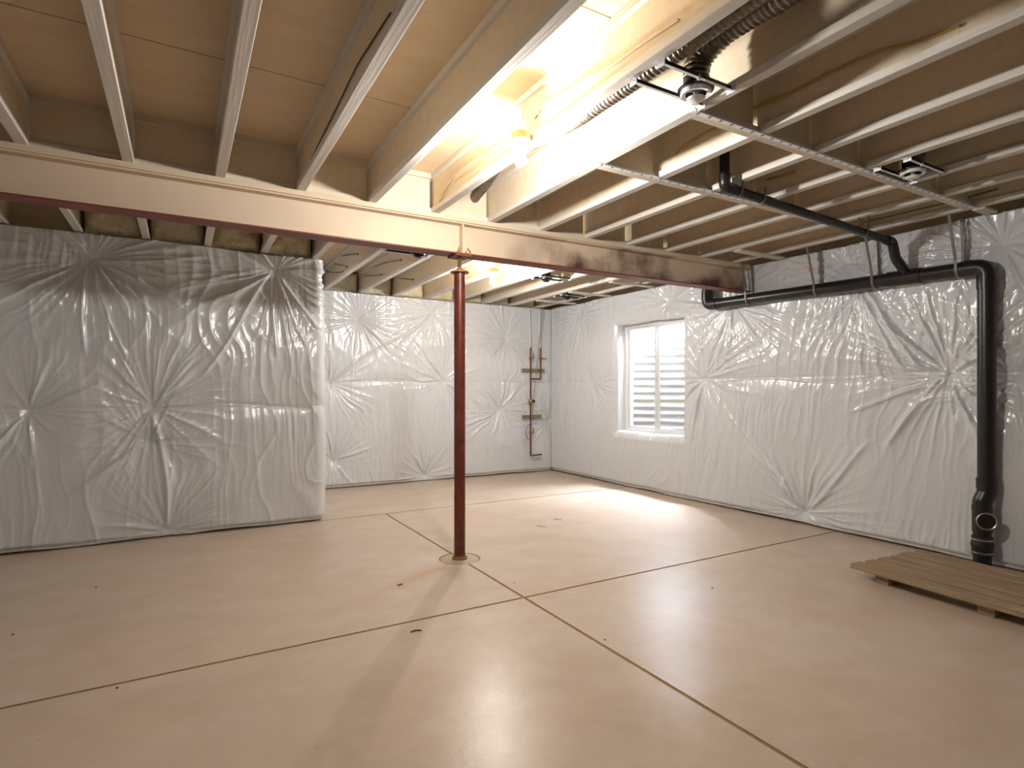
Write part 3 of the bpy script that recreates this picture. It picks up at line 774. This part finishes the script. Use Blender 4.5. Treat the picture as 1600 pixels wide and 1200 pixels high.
# ------------------------------------------------------------------ black drain pipes
RX = 5.26
def zm(y): return 2.277+(y-2.107)*.018
drain = empty('drain_pipe', (RX, 1.94, 0), 'black plastic drain with sloping main along the window wall and stack to the floor', 'pipe')
drain.location = (0, 0, 0)
R4 = .0575; R2 = .031
yS, yE = 1.945, 4.594
def dp(m, n, mat=M_ABS, lab=None): return m.build(n, mat, drain, 40, None, lab)
dp(MB().tube([(RX, yS+.13, zm(yS+.13)), (RX, yE-.12, zm(yE-.12))], R4, 28), 'main_run')
dp(MB().tube(bend([(RX, yS+.16, zm(yS+.16)), (RX, yS, zm(yS)), (RX, yS, zm(yS)-.17)], .11, 12), R4*1.10, 28), 'near_elbow')
dp(MB().tube(bend([(RX, yE-.15, zm(yE-.15)), (RX, yE, zm(yE)), (RX, yE, zm(yE)+.16)], .10, 12), R4*1.10, 28), 'far_elbow')
dp(MB().tube([(RX, yE, zm(yE)+.14), (RX, yE, JT-.002)], R4, 28), 'riser')
dp(MB().tube([(RX, yS, zm(yS)-.15), (RX, yS, .62)], R4, 28), 'stack')
for (z0, z1, nm) in ((.675, .600, 'hub'),): dp(MB().tube([(RX, yS, z0), (RX, yS, z1)], R4*1.13, 28), nm)
xo_, yo_ = RX-.025, yS+.018
dp(MB().tube(bend([(RX, yS, .61), (RX, yS, .565), (xo_, yo_, .50), (xo_, yo_, .44)], .03, 6), R4*1.06, 28), 'offset_bend')
dp(MB().tube([(xo_, yo_, .47), (xo_, yo_, .43)], R4*1.14, 28), 'hub')
dp(MB().tube([(xo_, yo_, .45), (xo_, yo_, .27)], R4*1.10, 28), 'cleanout_tee')
cdir = Vector((-.80, -.6, 0)).normalized(); cc = Vector((xo_, yo_, .365))
dp(MB().tube([cc, cc+cdir*.085], .052, 28), 'cleanout_branch')
dp(MB().lathe([(.052, .080), (.064, .082), (.066, .090), (.060, .096), (.054, .092)], cc, 32, cdir, close=False), 'cleanout_ring', M_BAND, 'pale rim of the cleanout')
dp(MB().lathe([(.054, .084), (.054, .090), (.0, .091)], cc, 28, cdir), 'cleanout_plug')
side = cdir.cross(Vector((0, 0, 1)))
m = MB(); Mx = Matrix.Translation(cc+cdir*.091) @ Matrix((side, cdir, Vector((0, 0, 1)))).transposed().to_4x4()
m.box(-.014, .014, 0, .016, -.014, .014, Mx); dp(m, 'plug_nut')
dp(MB().tube([(xo_, yo_, .28), (xo_, yo_, .22)], R4, 28), 'lower_pipe')
dp(MB().lathe([(.060, .095), (.066, .10), (.066, .15), (.072, .165), (.072, .18), (.066, .195), (.066, .235), (.060, .24)], (xo_, yo_, 0), 28), 'rubber_coupling', M_RUBBER)
for z in (.118, .215): dp(MB().lathe([(.0675, z-.006), (.0685, z-.006), (.0685, z+.006), (.0675, z+.006)], (xo_, yo_, 0), 28, close=False), 'clamp_band', M_BAND)
dp(MB().tube([(xo_, yo_, .10), (xo_, yo_, .001)], R4, 28), 'floor_pipe')
yW = 2.489
dp(MB().tube([(RX, yW-.11, zm(yW)-.002), (RX, yW+.15, zm(yW)+.003)], R4*1.13, 28), 'wye_fitting')
brn = bend([(3.01, yW, JT-.002), (3.01, yW, 2.640), (5.02, yW, 2.548), (5.07, yW, 2.43), (RX-.02, yW, zm(yW)+.045)], .065, 10)
dp(MB().tube(brn, R2, 22), 'branch_run')
dp(MB().tube(bend([(3.01, yW, 2.72), (3.01, yW, 2.640), (3.10, yW, 2.636)], .06, 10), R2*1.18, 22), 'branch_elbow')
dp(MB().tube(bend([(4.93, yW, 2.552), (5.02, yW, 2.548), (5.07, yW, 2.43), (5.10, yW, 2.40)], .05, 10), R2*1.2, 22), 'branch_elbow')
dp(MB().tube([(5.09, yW, 2.412), (RX-.03, yW, zm(yW)+.04)], R2*1.25, 22), 'wye_arm')
# hanger straps
def ribbon(pts, wid, th=.0025):
    "flat band through points in the plane Y=const"
    m = MB(); P = [Vector(p) for p in pts]
    for a, b in zip(P[:-1], P[1:]):
        d = (b-a).normalized(); n = d.cross(Vector((0, 1, 0)))*th; w = Vector((0, wid/2, 0)); a2 = a-d*.001; b2 = b+d*.001
        m.add([a2-w-n, a2+w-n, a2+w+n, a2-w+n, b2-w-n, b2+w-n, b2+w+n, b2-w+n], [(0,1,2,3),(7,6,5,4),(0,4,5,1),(1,5,6,2),(2,6,7,3),(3,7,4,0)])
    return m
def hang(y, xt, label, orange=False):
    zc = zm(y); r_ = R4+.004
    a0 = math.radians(200); 
    arc = [(RX+r_*math.cos(a), y, zc+r_*math.sin(a)) for a in np.linspace(math.radians(178), math.radians(362), 15)]
    o = empty('pipe_hanger', (0, 0, 0), label, 'pipe hanger', 'hangers along the main drain')
    ribbon([(xt, y, JB-.001), (RX-r_-.004, y, zc+.07)]+arc+[(RX+r_-.002, y, zc+.10), (XR-.075, y, JB-.035), (XR-.060, y, JB+.006), (XR+.08, y, JB+.006)], .020).build('band', M_STRAP, o)
    if orange: MB().box(xt+.05, xt+.066, y-.014, y+.014, zc+.17, zc+.19).build('orange_clip', M_TAPE, o)
hang(4.03, 5.14, 'grey strap hanger holding the main drain right in front of the beam end')
hang(3.27, 5.09, 'grey strap hanger with orange clip holding the main drain between beam and branch', True)
hang(2.742, 5.09, 'grey strap hanger holding the main drain just past the branch fitting')
hang(2.12, 5.09, 'grey strap hanger holding the main drain next to the stack elbow')
def bhang(x, label):
    t = (x-3.01)/(5.02-3.01); zc = 2.640+(2.548-2.640)*t; r_ = R2+.003
    pts = [(x, yW-r_-.001, JB-.001)]+[(x, yW-r_*math.cos(a), zc-r_*math.sin(a)) for a in np.linspace(0, math.pi, 11)]+[(x, yW+r_, JB-.001)]
    m = MB()
    for a, b in zip(pts[:-1], pts[1:]):
        a = Vector(a); b = Vector(b); w = Vector((.009, 0, 0)); n = (b-a).normalized().cross(Vector((1, 0, 0)))*.002
        m.add([a-w-n, a+w-n, a+w+n, a-w+n, b-w-n, b+w-n, b+w+n, b-w+n], [(0,1,2,3),(7,6,5,4),(0,4,5,1),(1,5,6,2),(2,6,7,3),(3,7,4,0)])
    tag(m.build('pipe_strap', M_STRAP), label, 'pipe strap', 'straps on the branch pipe')
bhang(jr(6)-.03, 'grey strap holding the thin branch pipe next to its elbow')
bhang(jr(7)-.29, 'grey strap holding the thin branch pipe mid way along its run')
bhang(jr(9)-.03, 'grey strap holding the thin branch pipe close to the main drain')

# ------------------------------------------------------------------ copper water pipes in the far corner
yc_ = YB-.125
cu = empty('copper_pipework', (0, 0, 0), 'copper water pipes with valves on wooden cleats in the far corner', 'pipe')
def cz(y): return CAMH+(HY-y)/FPX*(yc_/px_dir(830, 600).y)
xA = on(829, 600, 'Y', yc_).x; xB = on(844.5, 600, 'Y', yc_).x; xE = on(846, 712, 'Y', yc_).x
def cp(m, n, mat=M_COPPER, lab=None): return m.build(n, mat, cu, 40, None, lab)
cp(MB().tube([(xA, yc_, cz(543)), (xA, yc_, cz(709))], .013, 14), 'riser')
cp(MB().tube(bend([(xA, yc_, cz(706)), (xA, yc_, cz(712)), (xE, yc_, cz(711))], .02, 6), .013, 14), 'foot_pipe')
cp(MB().tube(bend([(xB, yc_, cz(543)), (xB, yc_, cz(592)), (xA, yc_, cz(592))], .02, 6), .013, 14), 'branch')
for (x, y_) in ((xA, 560), (xB, 560), (xA, 676)):
    v = cp(MB().lathe([(.016, -.035), (.022, -.03), (.022, -.012), (.028, 0), (.022, .012), (.022, .03), (.016, .035)], (x, yc_, cz(y_)), 16), 'valve', M_BRASS)
    if x == xB: MB().tube([(x, yc_-.03, cz(y_)), (x+.10, yc_-.03, cz(y_))], .008, 8).build('valve_handle', M_REDH, v, 40)
    else: MB().tube(bend([(x, yc_-.03, cz(y_)), (x+.035, yc_-.03, cz(y_)), (x+.035, yc_-.03, cz(y_)+.08)], .01, 4), .008, 8).build('valve_handle', M_REDH, v, 40)
cp(MB().lathe([(.02, -.05), (.03, -.045), (.034, -.02), (.034, .03), (.022, .05)], (xA, yc_, cz(628)), 18), 'pressure_regulator', M_BRASS)
cp(MB().lathe([(.026, .0), (.03, .03), (.022, .07), (.0, .075)], (xA, yc_, cz(627)), 16, (1, -.3, 0)), 'regulator_bell', M_BLACK)
for x in (xA, xB): cp(MB().tube([(x, yc_, cz(545)), (x-.01, yc_, cz(520)), (x-.015, yc_+.01, JB-.03)], .009, 10), 'plastic_tube', M_PEX, 'white plastic supply tube')
for (ya_, xl, xr_, lab) in ((578.5, 818, 852, 'greenish wooden cleat behind both copper pipes'), (651, 818, 847, 'greenish wooden cleat low behind the copper riser')):
    xl = on(xl, ya_, 'Y', yc_).x; xr_ = on(xr_, ya_, 'Y', yc_).x
    tag(MB().box(xl, xr_, yc_+.014, yc_+.050, cz(ya_)-.027, cz(ya_)+.027).build('wall_cleat', M_CLEAT, bevel=.003), lab, 'wood block')
yg = yc_-.03
cable('grey cable slanting from the ceiling down to the copper riser', [on(853, 470, 'Y', yg), on(848, 490, 'Y', yg), on(842, 540, 'Y', yg), on(836, 600, 'Y', yg), on(832, 628, 'Y', yg), on(831, 655, 'Y', yg), on(823, 670, 'Y', yg), on(822, 680, 'Y', yg), on(828, 688, 'Y', yg)], M_GREYCABLE, .006)

# ------------------------------------------------------------------ slatted wooden pallet on the floor
pal = empty('wooden_pallet', (4.155, 2.335, 0), 'weathered slatted wooden pallet lying on the floor below the drain stack', 'pallet')
pal.rotation_euler = (0, 0, math.radians(-4.5))
for i in range(6):
    x = i*.146; L = 1.22+random.uniform(-.02, .02); off = random.uniform(-.012, .012)
    ny = 18; m = MB(); vs = []
    for j in range(ny+1):
        y = off-L*j/ny; e = random.uniform(-.003, .003); f = random.uniform(-.003, .003); z = .098+random.uniform(-.0015, .0015)
        vs += [(x+e, y, .064), (x+.112+f, y, .064), (x+.112+f, y, z-.004), (x+.108+f, y, z), (x+.004+e, y, z), (x+e, y, z-.004)]
    m.add(vs, [(j*6+a, j*6+(a+1) % 6, (j+1)*6+(a+1) % 6, (j+1)*6+a) for j in range(ny) for a in range(6)]+[tuple(range(6)), tuple(reversed(range(ny*6, ny*6+6)))])
    so = m.build('slat', M_PALLET, pal)
for y in (-.19, -.80, -1.16):
    MB().box(.045, .80, y-.045, y+.045, .0, .0635).build('stringer', M_PALLET, pal, bevel=.003)

# ------------------------------------------------------------------ bits on the floor
for (px, py, s, lab) in ((625, 914, .012, 'small dark wood chip on the floor left of the column'),):
    p = on(px, py, 'Z', 0); o = MB().box(-s*1.6, s*1.6, -s*.6, s*.6, 0, .006).build('wood_chip', M_CHIP, None, bevel=.002); o.location = p; o.rotation_euler.z = .4; tag(o, lab, 'debris')
p = on(650, 986, 'Z', .004)
tag(MB().tube(catmull([p+Vector((-.03, .0, 0)), p+Vector((-.01, .008, .001)), p+Vector((.012, .006, 0)), p+Vector((.03, -.006, 0))], 5), .004, 7).build('twig', M_CHIP, None, 60), 'short curled brown twig on the floor beside the sawn joint', 'debris')
for i, (px, py) in enumerate(((20, 992), (150, 918), (183, 1075), (803, 911), (1113, 919), (945, 1000))):
    p = on(px, py, 'Z', 0); s = random.uniform(.004, .008)
    o = MB().lathe([(s, 0), (s*1.1, s*.4), (s*.5, s*.9)], (0, 0, 0), 7).build('pebble', M_CHIP); o.location = p; tag(o, 'tiny dark crumb lying on the concrete floor', 'debris', 'crumbs on the floor')
